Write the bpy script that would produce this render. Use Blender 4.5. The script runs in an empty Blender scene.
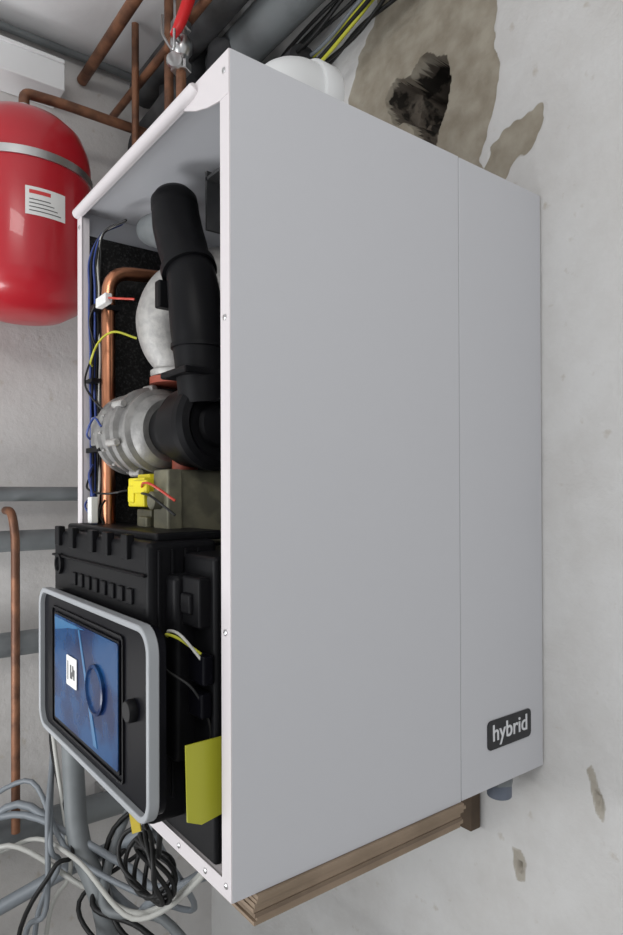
import bpy, bmesh, math, random
from mathutils import Vector, Matrix, noise
random.seed(4)
ZC=1.5
S=bpy.context.scene
try:
    S.view_settings.view_transform='Standard'
except Exception as e: print(e)

# ------------------------------------------------ materials
def mat(name,col,rough=.5,metal=0,nscale=0,ncol=None,bump=0,bscale=200,nmix=(.4,.6),coat=0,spec=.5,transm=0,detail=4,sheen=0):
    m=bpy.data.materials.new(name); m.use_nodes=True
    nt=m.node_tree; b=nt.nodes['Principled BSDF']
    b.inputs['Base Color'].default_value=(*col,1); b.inputs['Roughness'].default_value=rough
    b.inputs['Metallic'].default_value=metal; b.inputs['Coat Weight'].default_value=coat
    b.inputs['Specular IOR Level'].default_value=spec
    tc=nt.nodes.new('ShaderNodeTexCoord')
    if nscale and ncol:
        n=nt.nodes.new('ShaderNodeTexNoise'); n.inputs['Scale'].default_value=nscale; n.inputs['Detail'].default_value=detail
        r=nt.nodes.new('ShaderNodeValToRGB')
        r.color_ramp.elements[0].position=nmix[0]; r.color_ramp.elements[1].position=nmix[1]
        r.color_ramp.elements[0].color=(*col,1); r.color_ramp.elements[1].color=(*ncol,1)
        nt.links.new(tc.outputs['Object'],n.inputs['Vector']); nt.links.new(n.outputs['Fac'],r.inputs['Fac'])
        nt.links.new(r.outputs['Color'],b.inputs['Base Color'])
    if bump:
        n=nt.nodes.new('ShaderNodeTexNoise'); n.inputs['Scale'].default_value=bscale; n.inputs['Detail'].default_value=5
        bp=nt.nodes.new('ShaderNodeBump'); bp.inputs['Strength'].default_value=bump; bp.inputs['Distance'].default_value=.002
        nt.links.new(tc.outputs['Object'],n.inputs['Vector']); nt.links.new(n.outputs['Fac'],bp.inputs['Height'])
        nt.links.new(bp.outputs['Normal'],b.inputs['Normal'])
    return m
M={}
M['panel']=mat('white_powder_coat',(.545,.55,.575),.5,bump=.05,bscale=900)
M['panel_in']=mat('white_sheet_edge_lit',(.66,.62,.63),.45)  # panel white with brightness and pink reflected light mixed into the colour
M['black']=mat('black_plastic',(.006,.006,.007),.45,bump=.05,bscale=500,spec=.13)
M['gloss']=mat('gloss_black',(.004,.004,.006),.3,spec=.08)
M['matte']=mat('black_foam',(.014,.014,.014),.9,nscale=260,ncol=(.05,.05,.05),nmix=(.5,.72),bump=.9,bscale=260,spec=.2)
M['ring']=mat('grey_frame_plastic',(.31,.325,.34),.4)
M['blue']=mat('blue_protective_film',(.004,.016,.07),.25,nscale=14,ncol=(.010,.06,.17),coat=.08,bump=.35,bscale=25,spec=.15)
M['bluelt']=mat('blue_film_light',(.03,.14,.30),.25,coat=.1)
M['white']=mat('white_label',(.75,.75,.73),.6)
M['print']=mat('label_print',(.08,.08,.08),.6)
M['redprint']=mat('label_red_print',(.6,.05,.05),.6)
M['copper']=mat('copper',(.62,.27,.15),.3,1,nscale=14,ncol=(.42,.18,.10),bump=.05,bscale=60)
M['copper_old']=mat('aged_copper',(.13,.06,.035),.5,.4,nscale=20,ncol=(.26,.12,.065))
M['alu']=mat('cast_aluminium',(.30,.295,.285),.5,.5,nscale=60,ncol=(.23,.225,.22),bump=.25,bscale=350)
M['alu2']=mat('cast_aluminium_light',(.46,.45,.43),.5,.4,nscale=90,ncol=(.38,.37,.36),bump=.3,bscale=350)
M['steel']=mat('steel',(.55,.55,.55),.3,1)
M['gasket']=mat('red_silicone_gasket',(.33,.07,.04),.6)
M['yellow']=mat('yellow_connector',(.74,.63,.02),.45)
M['yfilm']=mat('yellow_insulation_sheet',(.42,.42,.03),.4)
M['olive']=mat('gas_valve_cast',(.20,.19,.13),.5,.3,nscale=30,ncol=(.13,.125,.09))
M['red']=mat('red_enamel',(.43,.008,.018),.28,coat=.3)
M['redh']=mat('red_handle',(.60,.012,.015),.4)
M['pvc']=mat('grey_pvc',(.18,.195,.20),.5,nscale=8,ncol=(.125,.135,.14))
M['pvcdk']=mat('dark_insulation',(.03,.03,.033),.7,nscale=8,ncol=(.075,.075,.075))
M['wblue']=mat('wire_blue',(.03,.06,.25),.4)
M['wblk']=mat('wire_black',(.010,.010,.010),.45,spec=.3)
M['wwht']=mat('wire_white',(.45,.45,.42),.45)
M['wgry']=mat('wire_grey',(.19,.21,.23),.45)
M['wyg']=mat('wire_yellow_green',(.5,.5,.04),.4)
M['wred']=mat('wire_red',(.5,.04,.02),.4)
M['card']=mat('cardboard',(.30,.225,.16),.85,nscale=12,ncol=(.24,.18,.125),bump=.2,bscale=120)
M['carddk']=mat('cardboard_liner',(.20,.145,.10),.85,nscale=12,ncol=(.16,.115,.08),bump=.2,bscale=120)
M['wood']=mat('rough_wood',(.12,.08,.05),.75,nscale=10,ncol=(.08,.055,.035),bump=.3,bscale=60)
M['trunk']=mat('white_trunking',(.74,.75,.75),.45)
M['dark']=mat('dark_gap',(.02,.02,.02),.9)
M['seam']=mat('seam_shadow_gap',(.25,.25,.26),.8)

# ------------------------------------------------ builders
def finish(me,name,m,parent=None,smooth=True,bevel=0,ang=35):
    ob=bpy.data.objects.new(name,me); S.collection.objects.link(ob)
    if m is not None: me.materials.append(M[m] if isinstance(m,str) else m)
    if smooth:
        for p in me.polygons: p.use_smooth=True
        me.set_sharp_from_angle(angle=math.radians(ang))
    if bevel:
        b=ob.modifiers.new('bev','BEVEL'); b.width=bevel; b.segments=2; b.limit_method='ANGLE'; b.angle_limit=math.radians(40)
        b.harden_normals=True
    if parent: par(ob,parent)
    return ob
def par(ob,p):
    ob.parent=p; ob.matrix_parent_inverse=Matrix.Translation(p.location).inverted()
def empty(name,loc):
    e=bpy.data.objects.new(name,None); e.empty_display_size=.05; S.collection.objects.link(e)
    e.location=(loc[0],loc[1],loc[2]+ZC); return e
def mk(name,vs,fs,m,**k):
    me=bpy.data.meshes.new(name); me.from_pydata([(v[0],v[1],v[2]+ZC) for v in vs],[],fs); 
    bm=bmesh.new(); bm.from_mesh(me); bmesh.ops.recalc_face_normals(bm,faces=bm.faces); bm.to_mesh(me); bm.free()
    return finish(me,name,m,**k)
def boxd(lo,hi):
    x0,y0,z0=lo;x1,y1,z1=hi
    return [(x0,y0,z0),(x1,y0,z0),(x1,y1,z0),(x0,y1,z0),(x0,y0,z1),(x1,y0,z1),(x1,y1,z1),(x0,y1,z1)],[(0,3,2,1),(4,5,6,7),(0,1,5,4),(1,2,6,5),(2,3,7,6),(3,0,4,7)]
def box(name,lo,hi,m,parent=None,bevel=.002):
    v,f=boxd(lo,hi); return mk(name,v,f,m,parent=parent,bevel=bevel)
def boxes(name,lst,m,parent=None,bevel=0):
    V=[];F=[]
    for lo,hi in lst:
        v,f=boxd(lo,hi); o=len(V); V+=v; F+=[tuple(i+o for i in q) for q in f]
    return mk(name,V,F,m,parent=parent,bevel=bevel)
def basis(ax):
    a=Vector(ax).normalized(); h=Vector((0,0,1)) if abs(a.z)<.9 else Vector((0,1,0))
    u=a.cross(h).normalized(); w=a.cross(u).normalized(); return a,u,w
def lathe(name,org,ax,prof,m,parent=None,seg=40,ang=35,a0=0,a1=2*math.pi):
    a,u,w=basis(ax); o=Vector(org); V=[];F=[]; full=abs(a1-a0-2*math.pi)<1e-6
    n=seg if full else seg+1
    for r,h in prof:
        for i in range(n):
            t=a0+(a1-a0)*i/seg
            V.append(tuple(o+a*h+(u*math.cos(t)+w*math.sin(t))*max(r,1e-5)))
    for j in range(len(prof)-1):
        for i in range(seg):
            k=(i+1)%n
            F.append((j*n+i,j*n+k,(j+1)*n+k,(j+1)*n+i))
    return mk(name,V,F,m,parent=parent,ang=ang)
def cyl(name,p,q,r,m,parent=None,seg=28):
    p=Vector(p);q=Vector(q);L=(q-p).length; e=min(.0015,r*.2)
    return lathe(name,p,q-p,[(0,0),(r-e,0),(r,e),(r,L-e),(r-e,L),(0,L)],m,parent,seg)
def cat(pts,n=8):
    P=[Vector(p) for p in pts]; 
    if len(P)<3: return P
    P=[2*P[0]-P[1]]+P+[2*P[-1]-P[-2]]; out=[]
    for i in range(1,len(P)-2):
        a,b,c,d=P[i-1:i+3]
        for k in range(n):
            t=k/n; out.append(.5*((2*b)+(c-a)*t+(2*a-5*b+4*c-d)*t*t+(3*b-a-3*c+d)*t**3))
    out.append(P[-2]); return out
def rnd(pts,r,n=6):
    P=[Vector(p) for p in pts]; out=[P[0]]
    for i in range(1,len(P)-1):
        a=(P[i-1]-P[i]); c=(P[i+1]-P[i]); rr=min(r,a.length*.49,c.length*.49)
        s=P[i]+a.normalized()*rr; e=P[i]+c.normalized()*rr
        for k in range(n+1):
            t=k/n; out.append(s.lerp(P[i],t).lerp(P[i].lerp(e,t),t))
    out.append(P[-1]); return out
def tubed(P,r,seg=10,closed=False):
    V=[];F=[]; N=len(P); T=[]
    for i in range(N):
        if closed: t=P[(i+1)%N]-P[i-1]
        else: t=P[min(i+1,N-1)]-P[max(i-1,0)]
        T.append(t.normalized())
    _,u,w=basis(T[0])
    for i in range(N):
        u=(u-T[i]*u.dot(T[i])).normalized(); w=T[i].cross(u)
        rr=r[i] if isinstance(r,list) else r
        for k in range(seg):
            t=2*math.pi*k/seg; V.append(tuple(P[i]+(u*math.cos(t)+w*math.sin(t))*rr))
    for i in range(N if closed else N-1):
        j=(i+1)%N
        for k in range(seg):
            F.append((i*seg+k,i*seg+(k+1)%seg,j*seg+(k+1)%seg,j*seg+k))
    if not closed:
        F.append(tuple(range(seg))); F.append(tuple((N-1)*seg+k for k in range(seg)))
    return V,F
def tube(name,pts,r,m,parent=None,seg=10,smooth=True,corner=None):
    P=rnd(pts,corner) if corner else (cat(pts) if smooth else [Vector(p) for p in pts])
    if isinstance(r,(list,tuple)):
        R=[];n=len(P)
        for i in range(n):
            t=i/(n-1)*(len(r)-1); k=min(int(t),len(r)-2); R.append(r[k]+(r[k+1]-r[k])*(t-k))
        r=R
    V,F=tubed(P,r,seg); return mk(name,V,F,m,parent=parent,ang=60)
def rrect(x0,x1,z0,z1,r,n=8):
    out=[]
    for cx,cz,a in ((x1-r,z1-r,0),(x0+r,z1-r,90),(x0+r,z0+r,180),(x1-r,z0+r,270)):
        for i in range(n+1):
            t=math.radians(a+90*i/n); out.append((cx+r*math.cos(t),cz+r*math.sin(t)))
    return out
def slabXZ(name,poly,y0,y1,m,parent=None,bevel=0):
    n=len(poly); V=[(x,y0,z) for x,z in poly]+[(x,y1,z) for x,z in poly]
    F=[tuple(range(n)),tuple(range(n,2*n))]+[(i,(i+1)%n,n+(i+1)%n,n+i) for i in range(n)]
    return mk(name,V,F,m,parent=parent,bevel=bevel)
def slabYZ(name,poly,x0,x1,m,parent=None,bevel=0):
    n=len(poly); V=[(x0,y,z) for y,z in poly]+[(x1,y,z) for y,z in poly]
    F=[tuple(range(n)),tuple(range(n,2*n))]+[(i,(i+1)%n,n+(i+1)%n,n+i) for i in range(n)]
    return mk(name,V,F,m,parent=parent,bevel=bevel)
def ringXZ(name,out,inn,y0,y1,m,parent=None,bevel=0):
    n=len(out); V=[(x,y0,z) for x,z in out]+[(x,y0,z) for x,z in inn]+[(x,y1,z) for x,z in out]+[(x,y1,z) for x,z in inn]; F=[]
    for i in range(n):
        j=(i+1)%n
        F+=[(i,j,n+j,n+i),(2*n+i,2*n+j,3*n+j,3*n+i),(i,j,2*n+j,2*n+i),(n+i,n+j,3*n+j,3*n+i)]
    return mk(name,V,F,m,parent=parent,bevel=bevel)

# ------------------------------------------------ room
CE=1.19; LX=-1.15
def wallmat(name,base,dark,patch=False):
    m=mat(name,base,.9); nt=m.node_tree; b=nt.nodes['Principled BSDF']; b.inputs['Specular IOR Level'].default_value=.15
    tc=nt.nodes.new('ShaderNodeTexCoord')
    n=nt.nodes.new('ShaderNodeTexNoise'); n.inputs['Scale'].default_value=2.6; n.inputs['Detail'].default_value=9; n.inputs['Roughness'].default_value=.68
    r=nt.nodes.new('ShaderNodeValToRGB'); r.color_ramp.elements[0].position=.32; r.color_ramp.elements[1].position=.58
    r.color_ramp.elements[0].color=(*dark,1); r.color_ramp.elements[1].color=(*base,1)
    nt.links.new(tc.outputs['Object'],n.inputs['Vector']); nt.links.new(n.outputs['Fac'],r.inputs['Fac'])
    last=r.outputs['Color']
    nf=nt.nodes.new('ShaderNodeTexNoise'); nf.inputs['Scale'].default_value=30; nf.inputs['Detail'].default_value=4
    nt.links.new(tc.outputs['Object'],nf.inputs['Vector'])
    rf=nt.nodes.new('ShaderNodeValToRGB'); rf.color_ramp.elements[0].position=.65; rf.color_ramp.elements[1].position=.76
    rf.color_ramp.elements[1].color=(.6,.6,.6,1)
    nt.links.new(nf.outputs['Fac'],rf.inputs['Fac'])
    mf=nt.nodes.new('ShaderNodeMix'); mf.data_type='RGBA'; mf.inputs[7].default_value=(.42,.37,.30,1)
    nt.links.new(rf.outputs['Color'],mf.inputs['Factor']); nt.links.new(last,mf.inputs[6]); last=mf.outputs[2]
    if patch:
        at=nt.nodes.new('ShaderNodeAttribute'); at.attribute_name='patch'
        n2=nt.nodes.new('ShaderNodeTexNoise'); n2.inputs['Scale'].default_value=22; n2.inputs['Detail'].default_value=7
        nt.links.new(tc.outputs['Object'],n2.inputs['Vector'])
        r2=nt.nodes.new('ShaderNodeValToRGB'); r2.color_ramp.elements[0].color=(.29,.255,.20,1); r2.color_ramp.elements[1].color=(.39,.355,.29,1)
        r2.color_ramp.elements[0].position=.35; r2.color_ramp.elements[1].position=.65
        nt.links.new(n2.outputs['Fac'],r2.inputs['Fac'])
        r3=nt.nodes.new('ShaderNodeValToRGB'); r3.color_ramp.elements[0].position=.40; r3.color_ramp.elements[1].position=.60
        nt.links.new(at.outputs['Fac'],r3.inputs['Fac'])
        mx=nt.nodes.new('ShaderNodeMix'); mx.data_type='RGBA'
        nt.links.new(r3.outputs['Color'],mx.inputs['Factor']); nt.links.new(last,mx.inputs[6]); nt.links.new(r2.outputs['Color'],mx.inputs[7])
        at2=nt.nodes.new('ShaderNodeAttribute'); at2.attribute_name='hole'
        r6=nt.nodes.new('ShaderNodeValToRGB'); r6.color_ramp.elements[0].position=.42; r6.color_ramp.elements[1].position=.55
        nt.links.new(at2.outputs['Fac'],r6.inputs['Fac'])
        r5=nt.nodes.new('ShaderNodeValToRGB'); r5.color_ramp.elements[0].color=(.03,.026,.022,1); r5.color_ramp.elements[1].color=(.13,.11,.09,1)  # hole interior painted dark, deepening the shade of the cavity
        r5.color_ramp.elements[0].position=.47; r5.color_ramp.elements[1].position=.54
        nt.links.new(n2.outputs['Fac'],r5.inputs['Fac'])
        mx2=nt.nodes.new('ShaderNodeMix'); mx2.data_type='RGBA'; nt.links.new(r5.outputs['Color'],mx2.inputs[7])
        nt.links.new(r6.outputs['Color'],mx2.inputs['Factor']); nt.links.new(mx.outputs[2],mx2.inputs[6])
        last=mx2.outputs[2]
    nt.links.new(last,b.inputs['Base Color'])
    nb=nt.nodes.new('ShaderNodeTexNoise'); nb.inputs['Scale'].default_value=22; nb.inputs['Detail'].default_value=9; nb.inputs['Roughness'].default_value=.62
    bp=nt.nodes.new('ShaderNodeBump'); bp.inputs['Strength'].default_value=.5; bp.inputs['Distance'].default_value=.008
    nt.links.new(tc.outputs['Object'],nb.inputs['Vector']); nt.links.new(nb.outputs['Fac'],bp.inputs['Height']); nt.links.new(bp.outputs['Normal'],b.inputs['Normal'])
    return m
WM=wallmat('old_white_plaster',(.65,.645,.635),(.55,.535,.515),True)
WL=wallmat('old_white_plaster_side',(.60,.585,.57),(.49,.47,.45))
def sm(a,b,x):
    t=max(0,min(1,(x-a)/(b-a))); return t*t*(3-2*t)
def sdf(px,pz,poly):
    ins=False; best=9
    n=len(poly)
    for i in range(n):
        x1,z1=poly[i]; x2,z2=poly[(i+1)%n]
        if (z1>pz)!=(z2>pz) and px<(x2-x1)*(pz-z1)/(z2-z1)+x1: ins=not ins
        dx,dz=x2-x1,z2-z1; t=max(0,min(1,((px-x1)*dx+(pz-z1)*dz)/(dx*dx+dz*dz)))
        best=min(best,math.hypot(px-x1-t*dx,pz-z1-t*dz))
    return -best if ins else best
P1=[(-.49,.90),(-.475,.82),(-.42,.74),(-.34,.66),(-.25,.61),(-.13,.595),(-.10,.70),(-.083,.82),(-.095,.95),(-.08,1.25),(-.38,1.25),(-.40,1.05),(-.46,.98)]
P2=[(.006,.63),(.0,.652),(-.025,.66),(-.07,.648),(-.105,.63),(-.107,.59),(-.078,.553),(-.05,.575),(-.02,.59),(.0,.61)]
P3=[(-.068,-.62),(-.045,-.615),(-.032,-.64),(-.040,-.672),(-.056,-.678),(-.066,-.65)]
P4=[(.072,-.44),(.084,-.425),(.098,-.46),(.108,-.49),(.102,-.515),(.090,-.505),(.083,-.475)]
H1=[(-.37,.84),(-.345,.875),(-.30,.86),(-.265,.885),(-.205,.845),(-.195,.80),(-.215,.74),(-.235,.68),(-.27,.695),(-.30,.755),(-.345,.78)]
H3=[(-.056,-.638),(-.045,-.64),(-.044,-.658),(-.054,-.660)]
H4=[(.088,-.47),(.098,-.475),(.100,-.495),(.092,-.497)]
def back_wall():
    xs=[LX+i*.05 for i in range(int((-.62-LX)/.05)+1)]; x=-.60
    while x<.26: xs.append(x); x+=.0035
    while x<1.9: xs.append(x); x+=.08
    zs=[]; z=-ZC
    while z<-.9: zs.append(z); z+=.06
    while z<CE: zs.append(z); z+=.0045
    zs.append(CE)
    V=[];F=[];pa=[];ho=[]
    def near(x,z,poly,m=.08):
        return min(q[0] for q in poly)-m<x<max(q[0] for q in poly)+m and min(q[1] for q in poly)-m<z<max(q[1] for q in poly)+m
    for z in zs:
        for x in xs:
            n1=noise.noise(Vector((x*14,z*14,3.1)))*.018+noise.noise(Vector((x*50,z*50,1.7)))*.008
            p=0
            for poly in (P1,P2,P3,P4):
                if near(x,z,poly):
                    d=sdf(x,z,poly)+n1*(1 if poly in (P1,P2) else .35); p=max(p,(1-sm(-.004,.004,d))*(1 if poly in (P1,P2) else .56))
            h=0;dy=0
            for poly,dep in ((H1,.15),(H3,.012),(H4,.008)):
                if near(x,z,poly):
                    d=sdf(x,z,poly)+n1*(.6 if dep>.1 else .2); k=1-sm(-.004,.001,d)
                    if dep>.1:
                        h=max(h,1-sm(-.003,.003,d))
                        # broken masonry: ledge of stone on the lower left, deep cavity behind
                        e=x+.35*(z-.78)+noise.noise(Vector((x*26,z*26,9)))*.03
                        ledge=sm(-.305,-.295,e)
                        k*=.42+.50*ledge+.05*noise.noise(Vector((x*22,z*22,2)))
                    dy=max(dy,dep*max(k,0))
            rough=noise.noise(Vector((x*40,z*40,0)))*.0012
            y=dy+p*(.0015+rough)+noise.noise(Vector((x*4,z*4,5)))*.002
            if z<=-ZC or x<=LX: y=0
            V.append((x,y,z)); pa.append(p); ho.append(h)
    nx=len(xs)
    for j in range(len(zs)-1):
        for i in range(nx-1): F.append((j*nx+i,j*nx+i+1,(j+1)*nx+i+1,(j+1)*nx+i))
    o=len(V)
    v,f=boxd((LX-.1,.22,-ZC),(xs[-1],.26,CE+.1)); V+=v; F+=[tuple(i+o for i in q) for q in f]; pa+=[0]*8; ho+=[0]*8
    me=bpy.data.meshes.new('wall_back'); me.from_pydata([(a,b,c+ZC) for a,b,c in V],[],F)
    for nm,ar in (('patch',pa),('hole',ho)):
        A=me.attributes.new(nm,'FLOAT','POINT')
        for i,q in enumerate(ar): A.data[i].value=q
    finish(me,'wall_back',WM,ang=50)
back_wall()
box('wall_left',(LX-.1,-3.0,-ZC),(LX,0.16,CE),WL,bevel=0)
box('floor',(LX-.1,-3.0,-ZC-.1),(1.9,.2,-ZC),mat('concrete_floor',(.50,.49,.47),.8,nscale=5,ncol=(.58,.57,.55),bump=.3,bscale=50),bevel=0)
box('ceiling',(LX-.1,-3.0,CE),(1.9,.16,CE+.1),mat('white_ceiling',(.84,.84,.84),.9,nscale=3,ncol=(.78,.78,.78),bump=.2,bscale=60),bevel=0)

# ------------------------------------------------ boiler
W,D,ZB,ZT=.524,.603,-.457,.499; SY=-.213
B=empty('wall_hung_gas_boiler',(-W/2,-D/2,0))
t=.003
boxes('case_front_section',[((-t,-D,ZB),(0,SY-.0012,ZT)),((-W,-D,ZB),(-W+t,SY-.0012,ZT)),((-W+t,-D,ZT-t),(-t,SY-.0012,ZT))],'panel',B)
box('case_rear_section',(-W,SY+.0008,ZB),(0,-.003,ZT),'panel',B,bevel=.0015)
box('case_seam',(-W+.002,SY-.006,ZB+.001),(-.0012,SY+.002,ZT-.001),'seam',B,bevel=0)
box('case_bottom',(-W+t,-D+.03,ZB),(-.003,SY-.006,ZB+t),'panel',B,bevel=0)
boxes('case_front_flange',[((-.021,-D-.0015,ZB),(-.0005,-D+.001,ZT)),((-W,-D-.0015,ZB),(-W+.022,-D+.001,ZT)),
  ((-W+.022,-D-.0015,ZT-.018),(-.021,-D+.001,ZT)),((-W+.022,-D-.0015,ZB),(-.021,-D+.001,ZB+.02)),
  ((-.021,-D,ZB+.02),(-.0195,-D+.012,ZT-.02)),((-W+.0205,-D,ZB+.02),(-W+.022,-D+.012,ZT-.02)),
  ((-W+.022,-D,ZB+.0185),(-.021,-D+.03,ZB+.02))],'panel_in',B)
tube('case_top_lip',[(-W+.004,-D-.003,ZT-.009),(-.115,-D-.003,ZT-.009),(-.10,-D-.001,ZT-.006),(-.085,-D,ZT-.004)],[.009,.009,.009,.009,.009,.009,.006,.003],'panel_in',B,seg=14)
slabXZ('top_corner_tab',[(-.11,ZT),(-.11,ZT-.020),(-.08,ZT-.034),(-.05,ZT-.044),(-.021,ZT-.05),(-.001,ZT-.05),(-.001,ZT)],-D-.002,-D+.0,'panel_in',B)
for i,(x,z) in enumerate([(-.011,ZT-.02),(-.011,ZB+.015),(-.011,ZT-.3),(-.011,ZB+.3),(-W+.012,ZT-.035),(-.06,ZB+.01),(-.13,ZB+.01)]):
    lathe('flange_screw_%d'%(i+1),(x,-D-.0015,z),(0,-1,0),[(0,0),(.0035,0),(.0035,.001),(.002,.002),(0,.002)],'steel',B,seg=12)
# badge
slabYZ('badge_plate',rrect(-.152,-.040,-.398,-.353,.008),-.0005,.0018,mat('badge_black',(.012,.013,.016),.3),B)
cu=bpy.data.curves.new('t','FONT'); cu.body='hybrid'; cu.size=.036; cu.extrude=.0005; cu.align_x='CENTER'; cu.align_y='CENTER'; cu.offset=.0003
to=bpy.data.objects.new('t',cu); S.collection.objects.link(to)
dg=bpy.context.evaluated_depsgraph_get(); dg.update()
me=bpy.data.meshes.new_from_object(to.evaluated_get(dg)); bpy.data.objects.remove(to)
me.transform(Matrix(((0,0,1,.0022),(1,0,0,-.096),(0,1,0,-.374+ZC),(0,0,0,1))))
finish(me,'badge_lettering',mat('badge_letters',(.70,.71,.73),.4),B,smooth=False)

# interior
box('insulation_foam_side',(-W+.004,-D+.004,ZB+.01),(-W+.018,SY-.02,.452),'matte',B,bevel=.002)
box('insulation_foam_rear',(-W+.02,SY-.03,ZB+.01),(-.01,SY-.01,ZT-.01),'matte',B,bevel=0)
tube('copper_flow_pipe',[(-.455,-.575,-.30),(-.455,-.575,.378),(-.455,-.44,.39),(-.30,-.38,.39)],.0115,'copper',B,seg=16,corner=.04)
tube('copper_return_pipe',[(-.405,-.52,-.35),(-.405,-.52,-.03),(-.36,-.50,-.01),(-.36,-.42,0)],.011,'copper',B,seg=16,corner=.02)
# air intake silencer (black)
tube('air_intake_duct',[(-.283,-.535,.44),(-.272,-.535,.40),(-.25,-.535,.355),(-.226,-.535,.31),(-.212,-.535,.25),(-.208,-.53,.19),(-.208,-.525,.13)],[.035,.037,.037,.035,.038,.039,.038,.036],'black',B,seg=28)
lathe('air_intake_cap',(-.282,-.535,.435),(-.25,0,1),[(.035,-.01),(.036,.0),(.035,.014),(.028,.024),(.014,.030),(0,.031)],'black',B)
lathe('duct_collar',(-.236,-.535,.328),(.40,0,-.7),[(.034,-.007),(.041,-.006),(.041,.006),(.034,.007)],'black',B)
lathe('duct_collar_lower',(-.209,-.531,.21),(0,0,1),[(.036,-.004),(.042,-.003),(.042,.003),(.036,.004)],'black',B)
boxes('duct_bracket',[((-.262,-.578,.27),(-.245,-.55,.31)),((-.25,-.575,.165),(-.17,-.50,.175))],'black',B,bevel=.003)
lathe('air_filter_canister',(-.375,-.52,.435),(1,-.1,-.35),[(0,-.05),(.02,-.05),(.024,-.045),(.026,-.03),(.028,.0),(.030,.03),(.030,.08),(0,.08)],'pvc',B)
boxes('hanger_bracket',[((-.25,-.50,.40),(-.245,-.44,.489)),((-.25,-.50,.475),(-.20,-.44,.48)),((-.30,-.46,.44),(-.25,-.455,.489))],'pvcdk',B)
# cast aluminium elbow
tube('heat_exchanger_elbow',[(-.355,-.50,.195),(-.358,-.505,.215),(-.372,-.51,.25),(-.375,-.51,.29),(-.36,-.495,.33),(-.31,-.46,.355),(-.26,-.42,.36)],[.028,.030,.040,.046,.046,.042,.036],'alu2',B,seg=32)
lathe('elbow_flange',(-.355,-.50,.197),(0,0,1),[(0,-.006),(.038,-.006),(.040,-.003),(.040,.003),(.036,.006),(0,.006)],'alu2',B)
lathe('elbow_gasket',(-.355,-.50,.184),(0,0,1),[(0,-.006),(.041,-.006),(.041,.005),(0,.005)],'gasket',B)
# fan
fz=.10
fa=Vector((1,.12,0)); A=fa.normalized(); fc=Vector((-.408,-.532,fz))
prof=[(0,-.075),(.03,-.075),(.034,-.062),(.052,-.056),(.064,-.046),(.069,-.040),(.069,-.030),(.064,-.026),(.064,-.012),(.070,-.009),(.070,.000),(.064,.004),(.064,.020),(.074,.022),(.074,.034),(.066,.037),(.064,.050),(.068,.053),(.068,.060),(.060,.064),(.056,.078),(.05,.084),(0,.084)]
lathe('fan_housing',fc,fa,prof,'alu',B,ang=30,seg=56)
_,u,w=basis(fa)
for i in range(7):
    a=2*math.pi*(i+.3)/7; c=fc+(u*math.cos(a)+w*math.sin(a))*.0725
    cyl('fan_boss_%d'%(i+1),c+A*.010,c+A*.040,.006,'alu2',B,seg=12)
for i in range(14):
    a=2*math.pi*i/14; c=fc+(u*math.cos(a)+w*math.sin(a))*.044
    tube('fan_rib_%d'%(i+1),[c-A*.060,c+(u*math.cos(a)+w*math.sin(a))*.019-A*.050,c+(u*math.cos(a)+w*math.sin(a))*.022-A*.02],.0025,'alu2',B,seg=6)
boxes('fan_terminal_box',[((-.475,-.60,fz-.02),(-.445,-.575,fz+.03))],'alu',B,bevel=.004)
mc=fc+A*.168
lathe('gas_air_mixer',mc,fa,[(0,-.085),(.040,-.085),(.046,-.060),(.060,-.028),(.062,.018),(.067,.022),(.067,.034),(.062,.042),(.053,.046),(.046,.040),(0,.038)],'black',B,ang=30,seg=56)
lathe('mixer_hub',mc+A*.036,fa,[(0,0),(.03,0),(.034,.006),(.03,.012),(.014,.016),(0,.016)],'black',B,ang=30)
# gas valve
box('gas_valve_body',(-.325,-.55,-.075),(-.235,-.46,.035),'olive',B,bevel=.006)
box('gas_valve_cover',(-.275,-.575,-.055),(-.225,-.55,.035),'olive',B,bevel=.004)
cyl('gas_valve_regulator',(-.25,-.57,-.01),(-.25,-.59,-.01),.013,'olive',B)
cyl('gas_valve_stub',(-.30,-.51,.03),(-.30,-.51,.06),.020,'gasket',B)
boxes('gas_valve_connector',[((-.345,-.585,-.020),(-.285,-.545,.024)),((-.36,-.578,-.014),(-.345,-.550,.016)),((-.315,-.590,.0),(-.265,-.583,.020)),((-.34,-.588,-.014),(-.318,-.583,.012)),((-.345,-.57,.020),(-.30,-.545,.030))],'yellow',B,bevel=.003)
boxes('gas_valve_coil',[((-.36,-.565,-.07),(-.305,-.52,-.024)),((-.33,-.575,-.06),(-.30,-.565,-.035))],'olive',B,bevel=.003)
# control box
HY=-.648
box('control_box_housing',(-.515,HY,-.41),(-.125,-.55,-.060),'black',B,bevel=.008)
box('control_box_top_cover',(-.50,-.63,-.062),(-.14,-.53,-.050),'black',B,bevel=.004)
box('control_box_back',(-.20,-.60,-.44),(-.045,-.50,-.075),'black',B,bevel=.006)
box('control_box_side_cover',(-.13,-.625,-.33),(-.098,-.56,-.10),'black',B,bevel=.008)
boxes('control_box_latch',[((-.10,-.615,-.16),(-.055,-.598,-.10)),((-.095,-.62,-.145),(-.07,-.612,-.12)),((-.10,-.612,-.36),(-.06,-.598,-.31))],'black',B,bevel=.003)
cl=[]
for i,x in enumerate([-.49,-.42,-.33,-.27,-.20]):
    cl.append(((x,HY-.006,-.085),(x+.022,HY+.005,-.053)))
for i in range(8):
    x=-.41+i*.032; cl.append(((x,HY-.004,-.142),(x+.018,HY+.003,-.122)))
cl+=[((-.515,HY-.004,-.104),(-.13,HY+.003,-.100))]
boxes('control_box_clips',cl,'black',B,bevel=.002)
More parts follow.
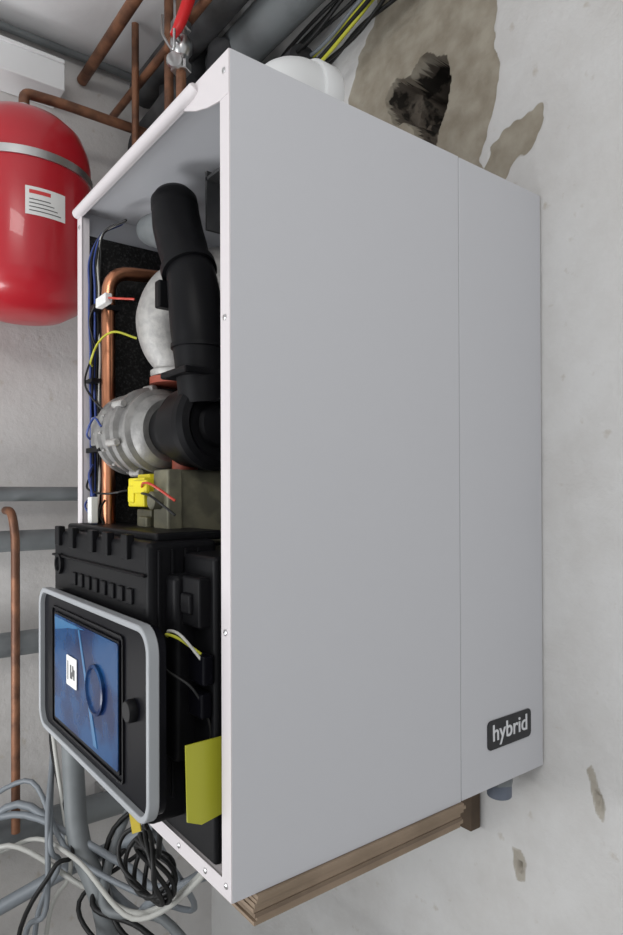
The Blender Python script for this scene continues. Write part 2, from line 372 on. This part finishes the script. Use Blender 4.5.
lathe('control_box_boss',(-.475,HY,-.115),(0,-1,0),[(0,0),(.017,0),(.017,.006),(.012,.006),(.011,.002),(0,.002)],'black',B)
boxes('control_box_ribs',[((-.127,HY+.012+.018*i,-.38),(-.121,HY+.016+.018*i,-.07)) for i in range(4)],'black',B,bevel=.001)
# control panel
PY=-.668
ringXZ('control_panel_frame',rrect(-.512,-.064,-.383,-.153,.032),rrect(-.5035,-.0725,-.3745,-.1615,.0235),PY-.006,PY+.008,'ring',B,bevel=.002)
slabXZ('control_panel_door',rrect(-.507,-.069,-.378,-.158,.026),PY+.002,PY+.018,'gloss',B)
slabXZ('control_panel_body',rrect(-.50,-.09,-.37,-.17,.02),PY+.018,HY+.002,'black',B)
ringXZ('door_bezel_line',rrect(-.455,-.155,-.364,-.178,.008),rrect(-.452,-.158,-.361,-.181,.006),PY-.0005,PY+.003,'black',B)
slabXZ('display_window',rrect(-.440,-.165,-.355,-.186,.004),PY-.001,PY+.003,'gloss',B)
slabXZ('display_film',rrect(-.433,-.167,-.350,-.189,.004),PY-.0022,PY-.001,'blue',B)
slabXZ('display_film_streak',[(-.32,-.193),(-.314,-.193),(-.24,-.343),(-.254,-.343)],PY-.003,PY-.0022,'bluelt',B)  # paler blue streak laid on the film
slabXZ('display_film_streak_2',[(-.430,-.192),(-.29,-.192),(-.36,-.200),(-.428,-.212)],PY-.003,PY-.0022,'bluelt',B)  # paler blue band along the film's top edge
lathe('display_dial',(-.245,PY-.002,-.265),(0,-1,0),[(.034,0),(.034,.004),(.030,.005),(.028,.002),(0,.002)],'blue',B)
slabXZ('display_label',rrect(-.368,-.322,-.284,-.240,.002),PY-.004,PY-.003,'white',B)
q=[]
for i in range(4):
    for j in range(4):
        if random.random()<.55: q.append(((-.350+i*.005,PY-.0045,-.272+j*.005),(-.350+i*.005+.005,PY-.004,-.272+j*.005+.005)))
q+=[((-.362,PY-.0045,-.276),(-.359,PY-.004,-.248))]
boxes('display_label_print',q,'print',B)
lathe('panel_button',(-.126,PY+.002,-.262),(0,-1,0),[(0,0),(.014,0),(.014,.007),(.012,.010),(0,.010)],'black',B)
# lower extras
slabYZ('insulation_sheet',[(-.640,-.285),(-.575,-.285),(-.575,-.372),(-.62,-.380),(-.638,-.372)],-.042,-.040,'yfilm',B)
boxes('terminal_connectors',[((-.085,-.615,-.225),(-.045,-.60,-.19)),((-.085,-.615,-.265),(-.05,-.60,-.235))],'gloss',B,bevel=.003)
lathe('condensate_trap',(-.08,-.56,-.41),(0,0,1),[(0,-.04),(.025,-.04),(.03,-.03),(.03,.03),(.02,.04),(0,.04)],'black',B)
# wires
rw=random.Random(9)
for i,(m,o) in enumerate([('wblk',0),('wblue',.006),('wblk',.012),('wblue',-.004),('wwht',.015),('wblk',.018)]):
    pts=[(-.492+o*.5+rw.uniform(-.006,.006),-.590+o*.6,.41-k*.055+rw.uniform(-.004,.004)) for k in range(8)]
    pts=[(-.43+o,-.56,.455),(-.47+o*.5,-.58,.445)]+pts+[(-.46+o,-.60,-.06)]
    tube('harness_wire_%d'%(i+1),pts,.0020,m,B,seg=6)
for i,(m,p) in enumerate([
 ('wblk',[(-.49,-.58,.24),(-.475,-.60,.29),(-.45,-.60,.313),(-.43,-.60,.313)]),
 ('wred',[(-.385,-.60,.312),(-.36,-.60,.305),(-.33,-.58,.30)]),
 ('wyg',[(-.49,-.59,.22),(-.47,-.60,.225),(-.43,-.60,.25),(-.39,-.59,.26),(-.37,-.56,.25)]),
 ('wblk',[(-.49,-.59,.24),(-.47,-.61,.19),(-.45,-.605,.16),(-.44,-.59,.14)]),
 ('wblue',[(-.49,-.59,.09),(-.46,-.61,.10),(-.44,-.605,.125),(-.42,-.60,.11)]),
 ('wblk',[(-.49,-.59,.04),(-.46,-.61,.01),(-.41,-.60,.0),(-.36,-.58,.005)]),
 ('wred',[(-.28,-.59,.01),(-.25,-.60,.015),(-.22,-.60,.012),(-.19,-.58,-.01)]),
 ('wblk',[(-.28,-.59,.0),(-.25,-.60,.0),(-.22,-.60,-.005),(-.19,-.58,-.03)]),
 ('wblue',[(-.48,-.59,.0),(-.47,-.61,-.02),(-.45,-.60,-.045),(-.44,-.60,-.06)]),
 ('wblue',[(-.49,-.59,.05),(-.45,-.61,.03),(-.43,-.61,-.01),(-.44,-.60,-.06)]),
 ('wblk',[(-.43,-.59,-.01),(-.43,-.60,-.03),(-.41,-.60,-.05),(-.43,-.60,-.06)]),
 ('wyg',[(-.125,-.62,-.18),(-.10,-.635,-.17),(-.075,-.63,-.172),(-.06,-.61,-.19)]),
 ('wwht',[(-.125,-.62,-.178),(-.10,-.632,-.166),(-.07,-.63,-.168),(-.05,-.61,-.2)]),
 ('wblk',[(-.12,-.63,-.2),(-.09,-.64,-.21),(-.06,-.62,-.23),(-.055,-.60,-.28),(-.07,-.60,-.36)]),
 ]):
    tube('loose_wire_%d'%(i+1),p,.0018,m,B,seg=6)
box('wire_connector',(-.43,-.606,.304),(-.385,-.594,.320),'white',B,bevel=.002)
box('wire_connector_lower',(-.435,-.618,-.048),(-.417,-.606,-.005),'white',B,bevel=.002)
box('terminal_plug',(-.120,-.650,-.19),(-.105,-.638,-.170),'white',B,bevel=.002)
boxes('cable_tie',[((-.495,-.60,.19),(-.465,-.575,.196)),((-.495,-.60,.07),(-.43,-.575,.078)),((-.475,-.60,.31),(-.44,-.56,.318))],'black',B)
cyl('drain_stub',(-.035,-.075,-.50),(-.035,-.075,ZB),.020,mat('blue_grey_plastic',(.12,.14,.18),.5),B)
cyl('drain_nut',(-.035,-.075,-.478),(-.035,-.075,-.462),.024,'pvc',B,seg=6)
# flue elbow
F_=empty('flue_elbow',(-.26,-.36,.6))
fy=-.365
lathe('collar',(-.26,fy,ZT),(0,0,1),[(0,0),(.078,0),(.078,.03),(.066,.034),(.066,.09),(0,.09)],'trunk',F_)
tube('bend',[(-.26,fy,ZT+.08),(-.26,fy,ZT+.12),(-.26,fy+.015,ZT+.155),(-.26,fy+.04,ZT+.172),(-.26,fy+.075,ZT+.175)],.060,'trunk',F_,seg=32)
lathe('socket',(-.26,fy+.06,ZT+.175),(0,1,0),[(0,0),(.064,0),(.066,.003),(.066,.035),(.064,.038),(.052,.038),(.052,.01),(0,.01)],'trunk',F_)

# ------------------------------------------------ expansion tank
T=empty('expansion_tank',(-.965,-.572,.63))
TX,TY,R=-.965,-.585,.147
prof=[(0,.400),(.05,.402),(.085,.410),(.118,.430),(.138,.453),(R,.485),(R,.76),(.142,.79),(.127,.825),(.10,.850),(.06,.868),(0,.874)]
lathe('body',(TX,TY,0),(0,0,1),prof,'red',T,seg=64,ang=50)
lathe('clamp_band',(TX,TY,0),(0,0,1),[(R,.716),(R+.004,.716),(R+.004,.734),(R,.734)],'steel',T,seg=64)
box('clamp_bracket',(LX+.0005,TY-.03,.710),(-1.10,TY+.03,.744),'steel',T)
lathe('nozzle',(TX,TY,.868),(0,0,1),[(.02,0),(.02,.01),(.016,.012),(.016,.03),(0,.03)],'steel',T,seg=16)
def arc_label(name,a0,a1,z0,z1,r,m):
    V=[];F=[];n=12
    for i in range(n+1):
        a=math.radians(a0+(a1-a0)*i/n)
        for z in (z0,z1): V.append((TX+r*math.cos(a),TY+r*math.sin(a),z))
    for i in range(n): F.append((2*i,2*i+2,2*i+3,2*i+1))
    mk(name,V,F,m,parent=T)
arc_label('label',-13,20,.592,.652,R+.001,'white')
for i in range(4): arc_label('label_text_%d'%(i+1),-10,16-3*i,.600+.008*i,.602+.008*i,R+.0014,'print')
arc_label('label_heading',-10,7,.637,.645,R+.0014,'redprint')

# ------------------------------------------------ pipes left wall
def pipe(name,pts,r,m,corner=.03,seg=20):
    return tube(name,pts,r,m,seg=seg,corner=corner)
for z,r in ((0.0,.018),(-.115,.026),(-.367,.030),(-.826,.034)):
    e=empty('grey_waste_pipe',(-1.08,-.8,z))
    tube('run',[(-1.08,-2.2,z),(-1.08,-.04,z)],r,'pvc',e,seg=24,smooth=False)
    for y in (-1.3,-.35):
        boxes('clip_%d'%int(-y*10),[((LX+.002,y-.01,z-r-.004),(-1.08,y+.01,z+r+.004))],'steel',e)
pipe('copper_pipe',[(-1.08,-.60,-.04),(-1.02,-.60,-.04),(-1.02,-.592,-.10),(-1.02,-.592,-.80)],.010,'copper_old')
pw=empty('heating_pipework',(-.8,-.25,1.05))
def pp(n,pts,r,m,corner=.03): tube(n,pts,r,m,pw,seg=20,corner=corner)
tube('connection_pipe',[(TX,TY,.895),(TX,TY,.93),(TX,-.50,.935),(TX,-.28,.935)],.012,'copper_old',T,seg=20,corner=.03)
pp('riser_1',[(-.93,-.33,1.18),(-.93,-.33,.60)],.009,'copper_old')
pp('copper_run_1',[(-1.14,-.394,1.12),(.4,-.394,1.12)],.014,'copper_old')
pp('copper_run_2',[(-1.14,-.31,1.05),(.4,-.31,1.05)],.010,'copper_old')
pp('conduit',[(-1.125,-2.2,1.172),(-1.125,-.1,1.172)],.010,'pvc')
pp('insulated_run_1',[(-1.1,-.13,1.10),(.5,-.13,1.10)],.05,'pvc')
pp('insulated_run_2',[(-1.1,-.235,1.125),(.5,-.235,1.125)],.042,'pvcdk')
pp('insulated_drop',[(-.88,-.19,1.18),(-.88,-.19,.55),(-.88,-.05,.5)],.038,'pvcdk')
pp('insulated_drop_2',[(-.76,-.17,1.10),(-.80,-.17,.95),(-.80,-.17,.5)],.04,'pvcdk')
pp('insulated_branch',[(-.55,-.08,.98),(-1.1,-.08,.95)],.045,'pvcdk')
pp('dark_branch',[(-.80,-.25,1.0),(-1.1,-.25,.98),(-1.11,-.25,.7)],.03,'pvcdk')
pp('dark_riser',[(-.98,-.22,1.18),(-.98,-.22,.62)],.022,'pvcdk')
pp('copper_riser',[(-.80,-.30,1.18),(-.80,-.30,.70)],.011,'copper_old')
tr=empty('cable_trunking',(-1.09,-1.3,1.055))
box('channel',(LX+.001,-2.4,1.02),(-1.05,-.466,1.088),'trunk',tr,bevel=.003)
box('cover',(LX+.005,-2.4,1.086),(-1.045,-.468,1.096),'trunk',tr,bevel=.002)
# valve
vx,vy,vz=-.665,-.335,.93
cyl('valve_body',(vx,vy,vz),(vx,vy,vz+.09),.016,'steel',pw)
lathe('valve_ball_section',(vx,vy,vz+.045),(0,0,1),[(0,-.024),(.016,-.022),(.024,-.01),(.024,.01),(.016,.022),(0,.024)],'steel',pw)
cyl('valve_nut_top',(vx,vy,vz+.08),(vx,vy,vz+.10),.022,'steel',pw,6); cyl('valve_nut_bottom',(vx,vy,vz-.01),(vx,vy,vz+.01),.022,'steel',pw,6)
cyl('valve_stem',(vx,vy,vz+.045),(vx+.035,vy-.035,vz+.045),.008,'steel',pw,12)
tube('valve_lever',[(vx+.035,vy-.035,vz+.035),(vx+.045,vy-.025,vz+.06),(vx+.055,vy-.010,vz+.11),(vx+.055,vy+.005,vz+.17)],[.008,.012,.013,.012],'redh',pw)
tube('valve_wire_loop',[(vx-.03,vy-.03,vz+.12),(vx-.01,vy-.04,vz+.07),(vx+.02,vy-.045,vz+.03),(vx+.045,vy-.04,vz+.0),(vx+.05,vy-.04,vz+.04)],.003,'steel',pw,seg=8)
lathe('valve_gauge',(vx+.01,vy-.02,vz+.00),(.8,-.5,0),[(0,0),(.016,0),(.018,.004),(.016,.010),(0,.010)],'steel',pw)
cyl('valve_tail',(vx,vy,.7),(vx,vy,vz),.011,'copper_old',pw)
cyl('valve_feed',(vx,vy,vz+.1),(vx,vy,1.185),.011,'copper_old',pw)
for i,m in enumerate(['wblk','wblk','wyg','wblk','wyg','wgry','wblk','wblk','wblk','wblk']):
    rr=random.Random(i); pts=[]
    for k in range(9):
        x=-1.1+k*.12; pts.append((x,-.06-.012*(i%4)+rr.uniform(-.008,.008),1.00+.013*i-.04*math.sin(k/8*math.pi)*(1+.4*(i%4))+rr.uniform(-.01,.01)))
    tube('overhead_cable_%d'%(i+1),pts,.0042,m,pw,seg=8)
# ------------------------------------------------ lower left cables
lc=empty('cable_tangle',(-.8,-.5,-.75))
r2=random.Random(33)
def U(a): return r2.uniform(-a,a)
specs=[('wgry',.009),('wblk',.006),('wwht',.005),('wwht',.006),('wblk',.005),('wgry',.006),('wwht',.005),('pvc',.010),('wgry',.006),('wgry',.008),('wblk',.006),('wblk',.005),('wgry',.006)]
for i,(m,r) in enumerate(specs):
    kind=i%3
    if kind==0:
        a=(-.30+U(.1),-.40+U(.1),ZB-.012)
        pts=[a,(a[0]-.05,a[1],-.60),(-.58+U(.05),-.42+U(.08),-.80+U(.06)),(-.78+U(.05),-.50+U(.08),-.84+U(.08)),(-.98,-.62+U(.08),-.74+U(.1)),(-1.04,-.75,-.95+U(.1)),(-1.04,-.78,-1.45)]
    elif kind==1:
        pts=[(-.72+U(.1),-.12,-.50),(-.74+U(.08),-.25,-.62),(-.78+U(.08),-.38+U(.06),-.74+U(.05)),(-.72+U(.1),-.48+U(.05),-.86+U(.05)),(-.55+U(.08),-.46+U(.06),-.90+U(.05)),(-.35,-.40,-.88+U(.05)),(-.26,-.30,-1.0),(-.3,-.25,-1.4)]
    else:
        pts=[(-1.04,-.5,-.55+U(.1)),(-.98,-.52,-.62+U(.08)),(-.88+U(.05),-.54+U(.06),-.72+U(.06)),(-.84+U(.04),-.56+U(.05),-.84+U(.05)),(-.86+U(.04),-.60+U(.05),-.98),(-.8,-.6,-1.45)]
    tube('cable_%d'%(i+1),pts,r,m,lc,seg=10)
tube('flexible_hose',[(-.90,-.50,-.50),(-.88,-.50,-.66),(-.84,-.50,-.78),(-.74,-.47,-.95),(-.70,-.45,-1.48)],.024,'pvc',lc,seg=18)
tube('flexible_hose_2',[(-.62,-.30,-.50),(-.72,-.36,-.72),(-.90,-.5,-.86),(-1.02,-.7,-.98)],.016,'wgry',lc,seg=18)
cc=empty('cable_coil',(-.449,-.493,-.66))
for j in range(5):
    pts=[]
    for k in range(40):
        a=2*math.pi*k/40; rr=.050+.006*j+.007*math.sin(3*a+j*1.3)
        pts.append(Vector((-.43+rr*math.cos(a)*1.05,-.505-.005*j+.014*math.sin(2*a+j),-.650+.004*j+rr*math.sin(a)*.75)))
    V,F=tubed(pts,.0042,8,True); mk('loop_%d'%(j+1),V,F,'wblk',parent=cc,ang=60)
tube('lead',[(-.40,-.54,ZB-.005),(-.42,-.53,-.50),(-.46,-.52,-.55),(-.42,-.51,-.60)],.0048,'wblk',cc,seg=8)
tube('lead_2',[(-.34,-.54,ZB-.005),(-.35,-.53,-.52),(-.38,-.52,-.60)],.0048,'wblk',cc,seg=8)
slabXZ('tag',[(-.465,-.532),(-.425,-.512),(-.405,-.562),(-.442,-.582)],-.540,-.5385,mat('yellow_tag',(.45,.34,.02),.5),cc)
# ------------------------------------------------ cardboard on a timber wall bracket
c=empty('cardboard_stack',(-.06,-.39,-.48))
zz=ZB-.001
for i in range(7):
    hh=random.uniform(.0040,.0056); o=random.uniform(-.0015,.0015)
    box('sheet_%d'%(i+1),(-.30+o,-.578+random.uniform(-.004,.008),zz-hh),(.003+o-.0005*i,-.208+random.uniform(-.006,.004)-.001*i,zz-.0003),'carddk' if i==4 else 'card',c,bevel=0); zz-=hh
s=empty('timber_wall_bracket',(-.22,-.25,-.52))
boxes('arms',[((-.30,-.44,zz-.036),(-.25,-.004,zz-.0005)),((-.20,-.40,zz-.036),(-.15,-.004,zz-.0005)),((-.32,-.03,zz-.12),(-.13,-.003,zz-.0365))],'wood',s,bevel=.002)

# ------------------------------------------------ camera + lights
cam=bpy.data.cameras.new('camera'); co=bpy.data.objects.new('camera',cam); S.collection.objects.link(co); S.camera=co
cam.sensor_fit='VERTICAL'; cam.sensor_height=36; cam.lens=651/935*36; cam.clip_start=.02
p=math.radians(.3); cam.shift_y=(25.5-3.4)/935
co.location=(.631,-.975,ZC)
qq=Vector((-.793*math.cos(p),.609*math.cos(p),math.sin(p))).to_track_quat('-Z','Y')
co.rotation_euler=(qq.to_matrix()@Matrix.Rotation(math.radians(-.2),3,'Z')).to_euler()
w=bpy.data.worlds.new('world'); S.world=w; w.use_nodes=True
w.node_tree.nodes['Background'].inputs[0].default_value=(.94,.965,1,1); w.node_tree.nodes['Background'].inputs[1].default_value=.62
def area(name,loc,tgt,sz,pw,col):
    l=bpy.data.lights.new(name,'AREA'); l.shape='RECTANGLE'; l.size=sz[0]; l.size_y=sz[1]; l.energy=pw; l.color=col
    o=bpy.data.objects.new(name,l); S.collection.objects.link(o); o.location=loc
    o.rotation_euler=(Vector(tgt)-Vector(loc)).to_track_quat('-Z','Y').to_euler()
area('daylight_fill',(-.4,-2.7,1.2),(-.6,-.4,2.2),(1.4,1.2),20,(.96,.98,1))  # added soft daylight, aimed up to brighten the ceiling; no window is modelled
area('overhead_fill',(1.1,-1.5,2.55),(.3,-.5,1.2),(.9,.3),9,(1,.98,.95))  # unseen area light added to brighten the boiler, not a fitted lamp
area('ceiling_fill',(-.75,-1.5,.9),(-.95,-.7,2.69),(.6,.4),9,(.97,.98,1))  # added uplight brightening ceiling and lid underside; no lamp stands here
